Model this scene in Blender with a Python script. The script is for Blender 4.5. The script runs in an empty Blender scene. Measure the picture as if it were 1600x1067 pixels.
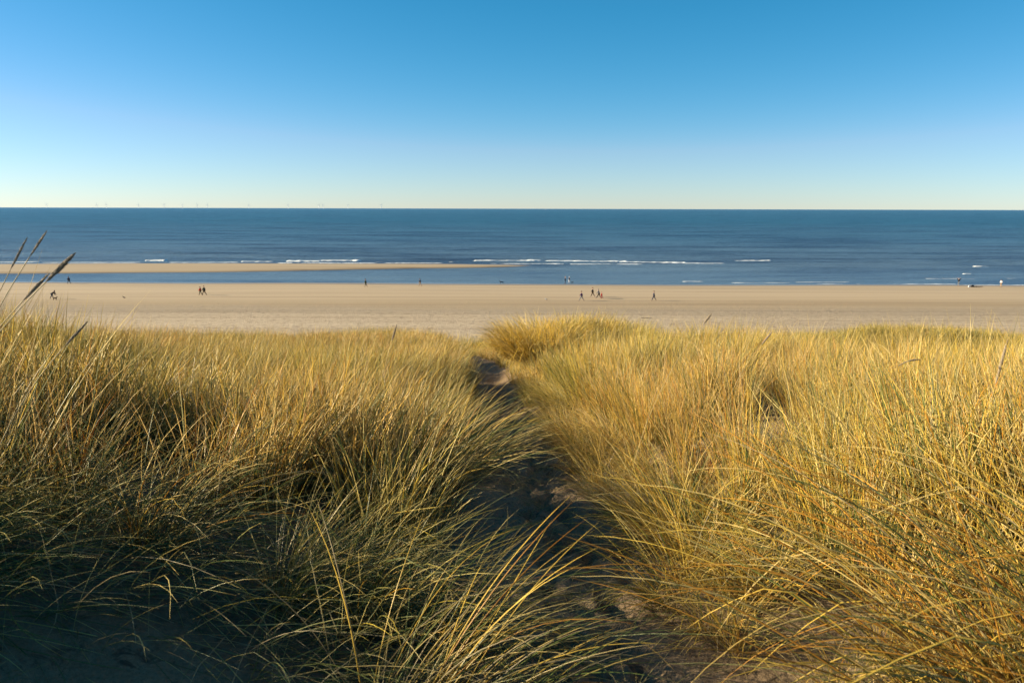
import bpy, bmesh, math, random
import numpy as np
from mathutils import Vector, Matrix, Euler

SC = bpy.context.scene
COL = SC.collection
R = math.radians

# ---------------------------------------------------------------- camera
EYE = 17.0                       # metres above the sea
FPX = 1244.0                     # focal length in pixels of the 1600 px wide photograph
PITCH = math.atan(207.5 / FPX)
ROLL = R(0.15)
cam_d = bpy.data.cameras.new('camera')
cam_d.sensor_width = 36.0
cam_d.lens = 36.0 * FPX / 1600.0
cam_d.clip_start = 0.05
cam_d.clip_end = 90000.0
cam_d.dof.use_dof = True
cam_d.dof.focus_distance = 6.5
cam_d.dof.aperture_fstop = 5.6
cam = bpy.data.objects.new('camera', cam_d)
COL.objects.link(cam)
cam.matrix_world = (Matrix.Translation((0, 0, EYE)) @ Matrix.Rotation(math.pi/2 - PITCH, 4, 'X')
                    @ Matrix.Rotation(ROLL, 4, 'Z'))
SC.camera = cam

# ---------------------------------------------------------------- sky, sun, exposure
SUN_EL, SUN_FRONT = R(17.5), R(5.0)      # sun low on the left, a little ahead of the camera
sun_dir = Vector((-math.cos(SUN_EL) * math.cos(SUN_FRONT), math.cos(SUN_EL) * math.sin(SUN_FRONT), math.sin(SUN_EL)))
world = bpy.data.worlds.new('World')
SC.world = world
world.use_nodes = True
wn, wl = world.node_tree.nodes, world.node_tree.links
wn.clear()
w_out = wn.new('ShaderNodeOutputWorld')
w_bg = wn.new('ShaderNodeBackground')
sky = wn.new('ShaderNodeTexSky')
sky.sky_type = 'NISHITA'
sky.sun_disc = False
sky.sun_elevation = SUN_EL
sky.sun_rotation = math.atan2(sun_dir.x, sun_dir.y)
sky.altitude = 0
sky.air_density = 0.8
sky.dust_density = 0.05
sky.ozone_density = 7.0
sep = wn.new('ShaderNodeSeparateColor'); comb = wn.new('ShaderNodeCombineColor')   # deep clear winter blue: less red where the sky is darkest
mr = wn.new('ShaderNodeMapRange'); mr.inputs[1].default_value = 0.6; mr.inputs[2].default_value = 1.5; mr.inputs[3].default_value = 0.42; mr.inputs[4].default_value = 1.35
mu = wn.new('ShaderNodeMath'); mu.operation = 'MULTIPLY'
wl.new(sky.outputs[0], sep.inputs[0]); wl.new(sep.outputs[0], mr.inputs[0]); wl.new(sep.outputs[0], mu.inputs[0]); wl.new(mr.outputs[0], mu.inputs[1])
mg = wn.new('ShaderNodeMath'); mg.operation = 'MULTIPLY'; mg.inputs[1].default_value = 1.12; wl.new(sep.outputs[1], mg.inputs[0])
mb = wn.new('ShaderNodeMath'); mb.operation = 'MULTIPLY'; mb.inputs[1].default_value = 0.94; wl.new(sep.outputs[2], mb.inputs[0])
wl.new(mu.outputs[0], comb.inputs[0]); wl.new(mg.outputs[0], comb.inputs[1]); wl.new(mb.outputs[0], comb.inputs[2])
wl.new(comb.outputs[0], w_bg.inputs[0]); wl.new(w_bg.outputs[0], w_out.inputs[0])
w_bg.inputs[1].default_value = 0.063

sun_d = bpy.data.lights.new('sun', 'SUN')
sun_d.energy = 5.0
sun_d.angle = R(0.5)
sun_d.color = (1.0, 0.86, 0.60)
sun = bpy.data.objects.new('sun', sun_d)
COL.objects.link(sun)
sun.rotation_euler = sun_dir.to_track_quat('Z', 'Y').to_euler()
sun.location = (-60, 10, 60)

SC.render.engine = 'CYCLES'
SC.view_settings.view_transform = 'Standard'
SC.view_settings.look = 'None'
SC.view_settings.gamma = 1.0
SC.view_settings.exposure = 1.4
SC.cycles.max_bounces = 6
SC.cycles.transparent_max_bounces = 4

# ---------------------------------------------------------------- helpers
FWD = np.array([0, math.cos(PITCH), -math.sin(PITCH)])
UPV = np.array([0, math.sin(PITCH), math.cos(PITCH)])

def ray(px, row):
    u0, v0 = (px - 800) / FPX, (533.5 - row) / FPX
    c, s = math.cos(ROLL), math.sin(ROLL)
    u, v = u0 * c - v0 * s, u0 * s + v0 * c
    return FWD + u * np.array([1.0, 0, 0]) + v * UPV

def at(px, row, y):
    """world point seen at a pixel of the photograph, at forward distance y"""
    d = ray(px, row)
    t = y / d[1]
    return Vector((d[0] * t, y, EYE + d[2] * t))

def on_surface(px, row, hf, lo=60.0, hi=400.0):
    d = ray(px, row)
    a, b = lo, hi
    for _ in range(50):
        m = (a + b) / 2
        t = m / d[1]
        if EYE + d[2] * t > float(hf(np.array([d[0] * t]), np.array([m]))[0]):
            a = m
        else:
            b = m
    t = a / d[1]
    x = d[0] * t
    return Vector((x, a, float(hf(np.array([x]), np.array([a]))[0])))

def tag(o, label=None, cat=None, group=None, kind=None):
    if label: o['label'] = label
    if cat: o['category'] = cat
    if group: o['group'] = group
    if kind: o['kind'] = kind
    return o

def link_mesh(name, me, mat=None, parent=None):
    o = bpy.data.objects.new(name, me)
    COL.objects.link(o)
    if mat is not None and not me.materials: me.materials.append(mat)
    if parent is not None: o.parent = parent
    return o

def mesh_np(name, v, f, smooth=True, colors=None):
    """v (n,3), f (m,k) integer array"""
    me = bpy.data.meshes.new(name)
    v = np.asarray(v, dtype=np.float32); f = np.asarray(f, dtype=np.int32)
    m, k = f.shape
    me.vertices.add(len(v)); me.vertices.foreach_set('co', v.ravel())
    me.loops.add(m * k); me.loops.foreach_set('vertex_index', f.ravel())
    me.polygons.add(m); me.polygons.foreach_set('loop_start', np.arange(m, dtype=np.int32) * k)
    me.update(calc_edges=True)
    me.polygons.foreach_set('use_smooth', np.full(m, smooth))
    if colors is not None:
        a = me.color_attributes.new('tint', 'FLOAT_COLOR', 'POINT')
        c = np.ones((len(v), 4), dtype=np.float32); c[:, :3] = colors
        a.data.foreach_set('color', c.ravel())
    return me

def grid_mesh(name, X, Y, Z, keep=None):
    ny, nx = X.shape
    idx = np.arange(nx * ny).reshape(ny, nx)
    f = np.stack([idx[:-1, :-1], idx[:-1, 1:], idx[1:, 1:], idx[1:, :-1]], -1)
    f = f[keep] if keep is not None else f.reshape(-1, 4)
    v = np.stack([X.ravel(), Y.ravel(), Z.ravel()], -1)
    used = np.unique(f)
    rem = np.full(len(v), -1); rem[used] = np.arange(len(used))
    return mesh_np(name, v[used], rem[f])

_rs = np.random.RandomState(7)
_perm = _rs.permutation(512)
_grad = _rs.rand(512)
def vnoise(x, y, seed=0):
    x = np.asarray(x, float) + seed * 17.3; y = np.asarray(y, float) + seed * 9.1
    xi, yi = np.floor(x).astype(int), np.floor(y).astype(int)
    fx, fy = x - xi, y - yi
    fx, fy = fx * fx * (3 - 2 * fx), fy * fy * (3 - 2 * fy)
    def h(a, b): return _grad[(_perm[a & 511] + b * 37) & 511]
    return ((h(xi, yi) * (1 - fx) + h(xi + 1, yi) * fx) * (1 - fy)
            + (h(xi, yi + 1) * (1 - fx) + h(xi + 1, yi + 1) * fx) * fy) * 2 - 1
def fbm(x, y, octv=4, seed=0):
    s = 0; a = 1.0; t = 0
    for i in range(octv):
        s = s + a * vnoise(x * 2**i, y * 2**i, seed + i); t += a; a *= 0.5
    return s / t
def sstep(a, b, x):
    t = np.clip((x - a) / (b - a), 0, 1)
    return t * t * (3 - 2 * t)
def gauss(x, y, cx, cy, sx, sy):
    return np.exp(-0.5 * (((x - cx) / sx)**2 + ((y - cy) / sy)**2))

# ---------------------------------------------------------------- dune height (metres, sea = 0)
_py = np.array([-40, -15, -4, 0, 2, 3, 4, 6, 8, 12, 16, 20, 24, 28, 35, 42, 50, 60, 72, 85, 120], float)
_pz = np.array([1.5, 0.6, -1.1, -1.55, -1.66, -1.78, -1.95, -2.25, -2.62, -3.25, -3.75, -4.2, -4.65, -5.2, -6.9, -8.6, -10.6, -12.8, -14.6, -15.7, -15.9], float)
_fy = np.linspace(-40, 120, 1601)
_fz = np.interp(_fy, _py, _pz)
_k = np.ones(15) / 15
_fz[7:-7] = np.convolve(_fz, _k, 'valid')
PATH = np.array([(985, 1067, 2.55), (935, 900, 3.9), (905, 800, 5.3), (880, 720, 7.2), (852, 650, 11.6), (822, 612, 15.2), (786, 575, 20.5), (745, 545, 26)])
_pthy = np.array([-40, 0, 2.45, 3.9, 5.3, 7.2, 11.6, 15.2, 20.5, 26, 34, 60], float)
_pthx = np.array([0.2, 0.30, 0.44, 0.38, 0.34, 0.24, 0.05, -0.16, -0.45, -1.2, -2.6, -4], float)
def path_x(y): return np.interp(y, _pthy, _pthx) + 0.05 * np.sin(y * 1.7)
def path_w(y): return np.interp(y, [0, 3, 8, 14, 20, 26, 40], [0.34, 0.31, 0.24, 0.22, 0.22, 0.2, 0.25]) + 0.04 * np.sin(y * 2.9 + 1)

def dune_z(x, y):
    x = np.asarray(x, float); y = np.asarray(y, float)
    z = np.interp(y, _fy, _fz)
    side = x - path_x(y)
    d = np.abs(side) - path_w(y)
    rise = sstep(0, 1.9, d)
    Al = np.interp(y, [-5, 1.5, 3, 5, 8, 12, 18, 26, 34], [0.3, 0.10, 0.16, 0.30, 0.32, 0.30, 0.25, 0.25, 0])
    Ar = np.interp(y, [-5, 1.5, 4, 8, 14, 20, 28, 34], [0.3, 0.32, 0.40, 0.5, 0.42, 0.3, 0.2, 0])
    z = z + rise * np.where(side < 0, Al, Ar)
    und = fbm(x * 0.42, y * 0.42, 3, 3)
    z = z + 0.20 * und * sstep(0.2, 1.6, d) * sstep(90, 60, y)
    # the high dune on the left whose shade lies over the path
    z = z + 4.2 * gauss(x, y, -9.8, 0.5, 2.9, 2.05)
    z = z + 0.72 * gauss(x, y, -7.6, 11.5, 1.15, 2.0) + 0.15 * gauss(x, y, -4.0, 5.0, 1.2, 1.6)
    # mound of the golden tussock, the right side falling away, and the ridges behind the crest
    z = z + 0.42 * gauss(x, y, 0.95, 18.6, 0.75, 1.6)
    z = z + 0.28 * gauss(x, y, 4.5, 19, 2.5, 3) + 0.30 * gauss(x, y, 2.5, 18.6, 0.9, 1.6)
    z = z - 0.95 * sstep(3.5, 9, x) * gauss(x * 0, y, 0, 25, 1, 6)
    z = z + 1.45 * gauss(x * 0, y, 0, 42, 1, 3.2) * sstep(9, 15, x) * (1 + 0.28 * gauss(x, x, 21.0, 21.0, 3.6, 3.6)) * (1 - 0.45 * sstep(25, 31, x))
    z = z + 1.0 * gauss(x, y, -5.2, 35.5, 3.4, 2.6)
    z = z + 1.2 * fbm(x * 0.07, y * 0.07, 2, 11) * sstep(30, 50, y) * sstep(90, 66, y) * 0.5
    # trodden edge and footprint dents
    z = z - 0.05 * sstep(0.0, -0.2, d)
    return z + EYE

_fr = random.Random(4)
DENTS = []
yy = 1.2
while yy < 17:
    for _ in range(5):
        DENTS.append((float(path_x(yy)) + _fr.uniform(-.30, .30), yy + _fr.uniform(-.12, .12), _fr.uniform(-.5, .5) , _fr.uniform(.035, .055), _fr.uniform(.10, .15), _fr.uniform(.02, .05)))
    yy += 0.24
for _ in range(60):
    DENTS.append((_fr.uniform(-2.4, -0.2), _fr.uniform(1.2, 3.6), _fr.uniform(0, 3.1), _fr.uniform(.03, .07), _fr.uniform(.05, .14), _fr.uniform(.008, .03)))
def dent_z(x, y):
    z = np.zeros_like(x)
    for (cx, cy, a, sx, sy, dp) in DENTS:
        m = (np.abs(x - cx) < .45) & (np.abs(y - cy) < .45)
        if not m.any(): continue
        dx, dy = x[m] - cx, y[m] - cy
        u, v = dx * math.cos(a) + dy * math.sin(a), -dx * math.sin(a) + dy * math.cos(a)
        r2 = (u / sx)**2 + (v / sy)**2
        z[m] += -dp * np.exp(-r2 * 0.6) + dp * 0.45 * np.exp(-(np.sqrt(r2) - 1.7)**2 * 2.2)
    return z

# ---------------------------------------------------------------- materials
def new_mat(name):
    m = bpy.data.materials.new(name); m.use_nodes = True
    n, l = m.node_tree.nodes, m.node_tree.links
    n.clear()
    out = n.new('ShaderNodeOutputMaterial')
    return m, n, l, out
def plain(name, col, rough=0.8, spec=0.3, noise=0.15, scale=40.0):
    m, n, l, out = new_mat(name)
    b = n.new('ShaderNodeBsdfPrincipled')
    b.inputs['Roughness'].default_value = rough
    b.inputs['Specular IOR Level'].default_value = spec
    t = n.new('ShaderNodeTexNoise'); t.inputs['Scale'].default_value = scale; t.inputs['Detail'].default_value = 4
    r = n.new('ShaderNodeValToRGB')
    r.color_ramp.elements[0].position = 0.3; r.color_ramp.elements[1].position = 0.7
    r.color_ramp.elements[0].color = tuple(c * (1 - noise) for c in col) + (1,)
    r.color_ramp.elements[1].color = tuple(min(1, c * (1 + noise)) for c in col) + (1,)
    l.new(t.outputs[0], r.inputs[0]); l.new(r.outputs[0], b.inputs['Base Color']); l.new(b.outputs[0], out.inputs[0])
    return m
def ramp(n, stops):
    r = n.new('ShaderNodeValToRGB')
    e = r.color_ramp.elements
    while len(e) < len(stops): e.new(0.5)
    for i, (p, c) in enumerate(stops):
        e[i].position = p; e[i].color = tuple(c) + (1,)
    return r
def math_n(n, l, op, a, b=None, clamp=False):
    k = n.new('ShaderNodeMath'); k.operation = op; k.use_clamp = clamp
    for i, v in enumerate((a, b)):
        if v is None: continue
        if isinstance(v, (int, float)): k.inputs[i].default_value = v
        else: l.new(v, k.inputs[i])
    return k.outputs[0]
def mix_c(n, l, fac, a, b, mode='MIX'):
    k = n.new('ShaderNodeMix'); k.data_type = 'RGBA'; k.blend_type = mode
    for i, v in ((0, fac), (6, a), (7, b)):
        if isinstance(v, (int, float)): k.inputs[i].default_value = v
        elif isinstance(v, tuple): k.inputs[i].default_value = v + (1,)
        else: l.new(v, k.inputs[i])
    return k.outputs[2]
def noise(n, l, vec, scale, detail=5, rough=0.55, dist=0.0):
    t = n.new('ShaderNodeTexNoise'); t.inputs['Scale'].default_value = scale
    t.inputs['Detail'].default_value = detail; t.inputs['Roughness'].default_value = rough
    t.inputs['Distortion'].default_value = dist
    if vec is not None: l.new(vec, t.inputs['Vector'])
    return t.outputs[0]
def scaled(n, l, vec, s):
    k = n.new('ShaderNodeMapping'); k.inputs['Scale'].default_value = s
    l.new(vec, k.inputs['Vector']); return k.outputs[0]

def sand_material():
    m, n, l, out = new_mat('dune_sand')
    g = n.new('ShaderNodeNewGeometry'); P = g.outputs['Position']
    b = n.new('ShaderNodeBsdfPrincipled'); b.inputs['Roughness'].default_value = 0.95; b.inputs['Specular IOR Level'].default_value = 0.15
    big = noise(n, l, P, 1.6, 5); fine = noise(n, l, P, 60, 4, 0.7)
    c = ramp(n, [(0.3, (0.20, 0.135, 0.078)), (0.7, (0.36, 0.25, 0.145))]); l.new(big, c.inputs[0])
    gr = ramp(n, [(0.35, (0.6, 0.58, 0.55)), (0.62, (1, 1, 1))]); l.new(fine, gr.inputs[0])
    c1 = mix_c(n, l, 0.7, c.outputs[0], gr.outputs[0], 'MULTIPLY')
    lit = noise(n, l, P, 9, 6, 0.7, 0.8)
    lr = ramp(n, [(0.56, (0, 0, 0)), (0.64, (1, 1, 1))]); l.new(lit, lr.inputs[0])
    c2 = mix_c(n, l, lr.outputs[0], c1, (0.085, 0.06, 0.038))
    at_ = n.new('ShaderNodeAttribute'); at_.attribute_name = 'litter'
    lm = noise(n, l, P, 22, 5, 0.7)
    lc = ramp(n, [(0.35, (0.045, 0.033, 0.02)), (0.6, (0.15, 0.11, 0.06)), (0.75, (0.26, 0.2, 0.12))]); l.new(lm, lc.inputs[0])
    c3 = mix_c(n, l, at_.outputs['Fac'], c2, lc.outputs[0])
    l.new(c3, b.inputs['Base Color'])
    h = math_n(n, l, 'ADD', math_n(n, l, 'MULTIPLY', noise(n, l, P, 14, 6, 0.65), 0.05), math_n(n, l, 'MULTIPLY', fine, 0.006))
    bp = n.new('ShaderNodeBump'); bp.inputs['Strength'].default_value = 0.9; bp.inputs['Distance'].default_value = 1.0
    l.new(h, bp.inputs['Height']); l.new(bp.outputs[0], b.inputs['Normal'])
    l.new(b.outputs[0], out.inputs[0])
    return m
M_SAND = sand_material()

def beach_material():
    m, n, l, out = new_mat('beach_sand')
    g = n.new('ShaderNodeNewGeometry'); P = g.outputs['Position']
    s = n.new('ShaderNodeSeparateXYZ'); l.new(P, s.inputs[0])
    b = n.new('ShaderNodeBsdfPrincipled'); b.inputs['Specular IOR Level'].default_value = 0.35
    wob = math_n(n, l, 'MULTIPLY', math_n(n, l, 'SUBTRACT', noise(n, l, scaled(n, l, P, (0.012, 0.05, 0)), 1.0, 4), 0.5), 22.0)
    yv = math_n(n, l, 'ADD', s.outputs['Y'], wob)
    t = math_n(n, l, 'DIVIDE', math_n(n, l, 'SUBTRACT', yv, 85.0), 105.0, True)
    # dry pale trodden sand, then the darker drift line, then smooth damp sand to the water
    c = ramp(n, [(0.0, (0.46, 0.36, 0.25)), (0.22, (0.45, 0.35, 0.24)), (0.36, (0.35, 0.27, 0.18)), (0.46, (0.37, 0.265, 0.15)),
                 (0.60, (0.44, 0.325, 0.20)), (0.88, (0.43, 0.32, 0.20)), (1.0, (0.38, 0.28, 0.17))])
    l.new(t, c.inputs[0])
    st = noise(n, l, scaled(n, l, P, (0.009, 0.30, 0)), 1.0, 6, 0.62)
    sr = ramp(n, [(0.32, (0.72, 0.68, 0.64)), (0.45, (0.93, 0.92, 0.9)), (0.68, (1.08, 1.08, 1.07))]); l.new(st, sr.inputs[0])
    c1 = mix_c(n, l, 1.0, c.outputs[0], sr.outputs[0], 'MULTIPLY')
    # dark wrack flecks in the dry zone
    fl = noise(n, l, scaled(n, l, P, (0.8, 1.6, 0)), 1.0, 6, 0.75)
    fr = ramp(n, [(0.52, (1.08, 1.07, 1.05)), (0.62, (0.55, 0.50, 0.44))]); l.new(fl, fr.inputs[0])
    dry = ramp(n, [(0.30, (1, 1, 1)), (0.46, (0, 0, 0))]); l.new(t, dry.inputs[0])
    c2 = mix_c(n, l, dry.outputs[0], c1, mix_c(n, l, 1.0, c1, fr.outputs[0], 'MULTIPLY'))
    # wet rim just above the water
    wet = math_n(n, l, 'SUBTRACT', 1.0, math_n(n, l, 'DIVIDE', math_n(n, l, 'ADD', s.outputs['Z'], math_n(n, l, 'MULTIPLY', wob, 0.012)), 0.20), True)
    c3 = mix_c(n, l, wet, c2, (0.15, 0.12, 0.09))
    l.new(c3, b.inputs['Base Color'])
    l.new(math_n(n, l, 'SUBTRACT', 0.92, math_n(n, l, 'MULTIPLY', wet, 0.8)), b.inputs['Roughness'])
    hb = math_n(n, l, 'MULTIPLY', noise(n, l, scaled(n, l, P, (1.0, 1.0, 0)), 1.9, 7, 0.72), 0.34)
    rough_zone = ramp(n, [(0.0, (1, 1, 1)), (0.30, (1, 1, 1)), (0.45, (0.45, 0.45, 0.45)), (0.55, (0.10, 0.10, 0.10)), (0.95, (0.06, 0.06, 0.06)), (1.0, (0, 0, 0))]); l.new(t, rough_zone.inputs[0])
    bp = n.new('ShaderNodeBump'); bp.inputs['Strength'].default_value = 1.0; bp.inputs['Distance'].default_value = 1.0
    l.new(math_n(n, l, 'MULTIPLY', hb, rough_zone.outputs[0]), bp.inputs['Height'])
    l.new(bp.outputs[0], b.inputs['Normal']); l.new(b.outputs[0], out.inputs[0])
    return m
M_BEACH = beach_material()

def water_material():
    m, n, l, out = new_mat('sea_water')
    g = n.new('ShaderNodeNewGeometry'); P = g.outputs['Position']
    s = n.new('ShaderNodeSeparateXYZ'); l.new(P, s.inputs[0])
    b = n.new('ShaderNodeBsdfDiffuse'); gl = n.new('ShaderNodeBsdfGlossy'); gl.inputs['Roughness'].default_value = 0.28; gl.inputs['Color'].default_value = (0.9, 0.95, 1, 1)
    fr = n.new('ShaderNodeFresnel'); fr.inputs['IOR'].default_value = 1.33
    cap = math_n(n, l, 'MINIMUM', fr.outputs[0], 0.40)
    mx = n.new('ShaderNodeMixShader'); l.new(cap, mx.inputs[0]); l.new(b.outputs[0], mx.inputs[1]); l.new(gl.outputs[0], mx.inputs[2])
    # sandy water in the shallows, blue farther out
    dist = math_n(n, l, 'DIVIDE', math_n(n, l, 'SUBTRACT', s.outputs['Y'], 180.0), 900.0, True)
    c = ramp(n, [(0.0, (0.075, 0.115, 0.155)), (0.08, (0.078, 0.130, 0.190)), (0.3, (0.040, 0.108, 0.180)), (1.0, (0.014, 0.092, 0.160))])
    l.new(dist, c.inputs[0])
    pt = noise(n, l, scaled(n, l, P, (0.009, 0.034, 0)), 1.0, 8, 0.68)
    pr = ramp(n, [(0.42, (0.60, 0.64, 0.72)), (0.50, (1.12, 1.12, 1.10)), (0.58, (1.5, 1.42, 1.32))]); l.new(pt, pr.inputs[0])  # long streaks put the light and dark of waves into the water colour
    l.new(mix_c(n, l, 1.0, c.outputs[0], pr.outputs[0], 'MULTIPLY'), b.inputs['Color'])
    w1 = math_n(n, l, 'MULTIPLY', noise(n, l, scaled(n, l, P, (0.06, 0.5, 0)), 1.0, 6, 0.65), 1.5)
    w2 = math_n(n, l, 'MULTIPLY', noise(n, l, scaled(n, l, P, (1.2, 2.2, 0)), 1.0, 4, 0.6), 0.22)
    w3 = math_n(n, l, 'MULTIPLY', noise(n, l, scaled(n, l, P, (0.008, 0.09, 0)), 1.0, 6, 0.65), 6.0)
    calm = ramp(n, [(0.0, (0.25,)*3), (0.035, (0.35,)*3), (0.08, (1.0,)*3)]); l.new(dist, calm.inputs[0])
    h = math_n(n, l, 'ADD', math_n(n, l, 'ADD', math_n(n, l, 'MULTIPLY', w1, calm.outputs[0]), w2), math_n(n, l, 'MULTIPLY', w3, calm.outputs[0]))
    bp = n.new('ShaderNodeBump'); bp.inputs['Strength'].default_value = 1.0; bp.inputs['Distance'].default_value = 1.0
    l.new(h, bp.inputs['Height'])
    for q in (b, gl, fr): l.new(bp.outputs[0], q.inputs['Normal'])
    l.new(mx.outputs[0], out.inputs[0])
    return m
M_WATER = water_material()

def grass_material(name, warm=1.0):
    m, n, l, out = new_mat(name)
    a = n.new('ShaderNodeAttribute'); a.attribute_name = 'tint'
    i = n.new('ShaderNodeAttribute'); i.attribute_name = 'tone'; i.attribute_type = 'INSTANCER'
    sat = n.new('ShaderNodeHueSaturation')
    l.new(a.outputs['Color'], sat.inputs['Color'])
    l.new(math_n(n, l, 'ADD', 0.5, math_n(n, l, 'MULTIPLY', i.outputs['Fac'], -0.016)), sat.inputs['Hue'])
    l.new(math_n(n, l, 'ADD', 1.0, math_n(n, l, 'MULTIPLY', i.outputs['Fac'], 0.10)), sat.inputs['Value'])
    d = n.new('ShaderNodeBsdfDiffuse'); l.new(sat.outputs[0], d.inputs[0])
    t = n.new('ShaderNodeBsdfTranslucent'); l.new(sat.outputs[0], t.inputs[0])
    g = n.new('ShaderNodeBsdfGlossy'); g.inputs['Roughness'].default_value = 0.38; g.inputs['Color'].default_value = (0.9, 0.85, 0.75, 1)
    m1 = n.new('ShaderNodeMixShader'); m1.inputs[0].default_value = 0.24; l.new(d.outputs[0], m1.inputs[1]); l.new(t.outputs[0], m1.inputs[2])
    m2 = n.new('ShaderNodeMixShader'); m2.inputs[0].default_value = 0.035; l.new(m1.outputs[0], m2.inputs[1]); l.new(g.outputs[0], m2.inputs[2])
    l.new(m2.outputs[0], out.inputs[0])
    return m
M_GRASS = grass_material('marram_blades')
M_HEAD = plain('seed_head_husks', (0.34, 0.27, 0.19), 0.8, 0.2, 0.35, 90)
M_STEM = plain('straw_stem', (0.42, 0.32, 0.15), 0.6, 0.3, 0.2, 30)
M_FOAM = plain('sea_foam', (0.68, 0.69, 0.68), 0.9, 0.2, 0.08, 1.5)

# ---------------------------------------------------------------- the ground
def axis(segs):
    out = []
    for a, b, s in segs: out += list(np.arange(a, b, s))
    out.append(segs[-1][1])
    return np.array(out)
xs = axis([(-90, -30, 2.0), (-30, -12, 0.5), (-12, -3.5, 0.2), (-3.5, 3.0, 0.035), (3.0, 12, 0.2), (12, 34, 0.5), (34, 90, 2.0)])
ys = axis([(-24, -6, 1.0), (-6, 1, 0.2), (1, 9, 0.035), (9, 20, 0.09), (20, 50, 0.4), (50, 84, 1.0)])
X, Y = np.meshgrid(xs, ys)
Z = dune_z(X, Y) + dent_z(X, Y)
nearm = sstep(30, 18, Y) * sstep(14, 8, np.abs(X))
Z = Z + nearm * (0.010 * fbm(X * 7, Y * 7, 3, 21) + 0.018 * fbm(X * 2.2, Y * 2.2, 2, 5))
cx = (X[:-1, :-1] + X[1:, 1:]) / 2; cy = (Y[:-1, :-1] + Y[1:, 1:]) / 2
onpath = (np.abs(cx - path_x(cy)) < path_w(cy) + 0.06 + 0.05 * vnoise(cx * 5, cy * 5, 2)) & (cy > -4) & (cy < 27)
def add_litter(me, f):
    n_ = len(me.vertices); co = np.zeros(n_ * 3, dtype=np.float32); me.vertices.foreach_get('co', co); co = co.reshape(-1, 3)
    a = me.attributes.new('litter', 'FLOAT', 'POINT'); a.data.foreach_set('value', f(co[:, 0].astype(float), co[:, 1].astype(float)).astype(np.float32))
def litter_amount(x, y):
    d = np.abs(x - path_x(y)) - path_w(y)
    v = sstep(0.05, 0.6, d) * (0.65 + 0.35 * fbm(x * 1.4, y * 1.4, 3, 9)) * bare_keep(x, y)
    return np.clip(v, 0, 1)
def bare_keep(x, y):
    """0 where the ground is bare sand (lower left of the photograph)"""
    b = gauss(x, y, -1.45, 2.15, 0.60, 0.34) * 1.5
    return 1 - np.clip(b, 0, 1)
me = grid_mesh('dune_ground', X, Y, Z, ~onpath); add_litter(me, litter_amount)
tag(link_mesh('dune_ground', me, M_SAND), kind='structure')
me = grid_mesh('sand_path', X, Y, Z, onpath); add_litter(me, lambda x, y: x * 0 + 0.0)
tag(link_mesh('sand_path', me, M_SAND), kind='structure')

def beach_z(x, y):
    x = np.asarray(x, float); y = np.asarray(y, float)
    z = np.interp(y, [60, 80, 100, 130, 160, 176, 184, 200], [1.7, 1.9, 1.75, 1.35, 0.75, 0.20, -0.02, -0.9])
    sh = 1.0 * np.sin(x * 0.021 + 0.6) + 0.7 * np.sin(x * 0.06)
    z = np.interp(y + sh * 1.0, [60, 80, 100, 130, 160, 176, 184, 200], [1.7, 1.9, 1.75, 1.35, 0.75, 0.20, -0.02, -0.9])
    z = z - 0.10 * gauss(x * 0, y, 0, 168, 1, 3.0) * sstep(0, 80, np.abs(x))
    return z
bx_ = axis([(-900, -200, 40), (-200, 200, 1.5), (200, 900, 40)])
by_ = axis([(62, 125, 0.7), (125, 176, 1.2), (176, 190, 0.4), (190, 205, 3)])
X, Y = np.meshgrid(bx_, by_)
Zb = beach_z(X, Y)
Zb = Zb + 0.035 * fbm(X * 0.35, Y * 0.6, 3, 31) * sstep(135, 118, Y) + 0.03 * fbm(X * 0.1, Y * 0.3, 3, 8) * sstep(178, 160, Y)
me = grid_mesh('beach', X, Y, Zb)
tag(link_mesh('beach', me, M_BEACH), kind='structure')

# sandbar beyond the channel
near_px = [(-260, 429.0), (0, 427.8), (150, 427.2), (300, 426.0), (500, 423), (650, 419.8), (760, 418.3), (812, 417), (838, 415.0)]
far_px = [(-260, 413), (0, 412.2), (200, 411.4), (400, 411.3), (600, 411.8), (720, 412.6), (790, 413.6), (825, 414.4), (838, 415.0)]
def sea0(px, row):
    d = ray(px, row); t = -EYE / d[2]; return d[0] * t, d[1] * t
nP = np.array([sea0(*p) for p in near_px]); fP = np.array([sea0(*p) for p in far_px])
sx_ = np.linspace(max(nP[0, 0], fP[0, 0]), min(nP[-1, 0], fP[-1, 0]) - 0.01, 260)
ny_ = np.interp(sx_, nP[:, 0], nP[:, 1]) + 0.5 * np.sin(sx_ * 0.11) ; fy_ = np.interp(sx_, fP[:, 0], fP[:, 1])
rows = np.linspace(-0.08, 1.08, 40)
X = np.repeat(sx_[None], len(rows), 0)
Y = ny_[None] + rows[:, None] * (fy_ - ny_)[None]
wid = np.maximum(fy_ - ny_, 0.2)[None]
dn = rows[:, None] * wid; df = (1 - rows[:, None]) * wid
Zs = 0.42 * np.clip(dn / 1.6, -1, 1) * np.clip(df / 12.0, -1, 1) + 0.05 * fbm(X * 0.03, Y * 0.2, 3, 4) * (np.clip(dn, 0, 1) * np.clip(df / 6, 0, 1))
Zs = np.where((dn < 0) | (df < 0), -0.25 * np.maximum(-dn, -df) , Zs)
tag(link_mesh('sandbar', grid_mesh('sandbar', X, Y, Zs), M_BEACH), kind='structure')

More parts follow.
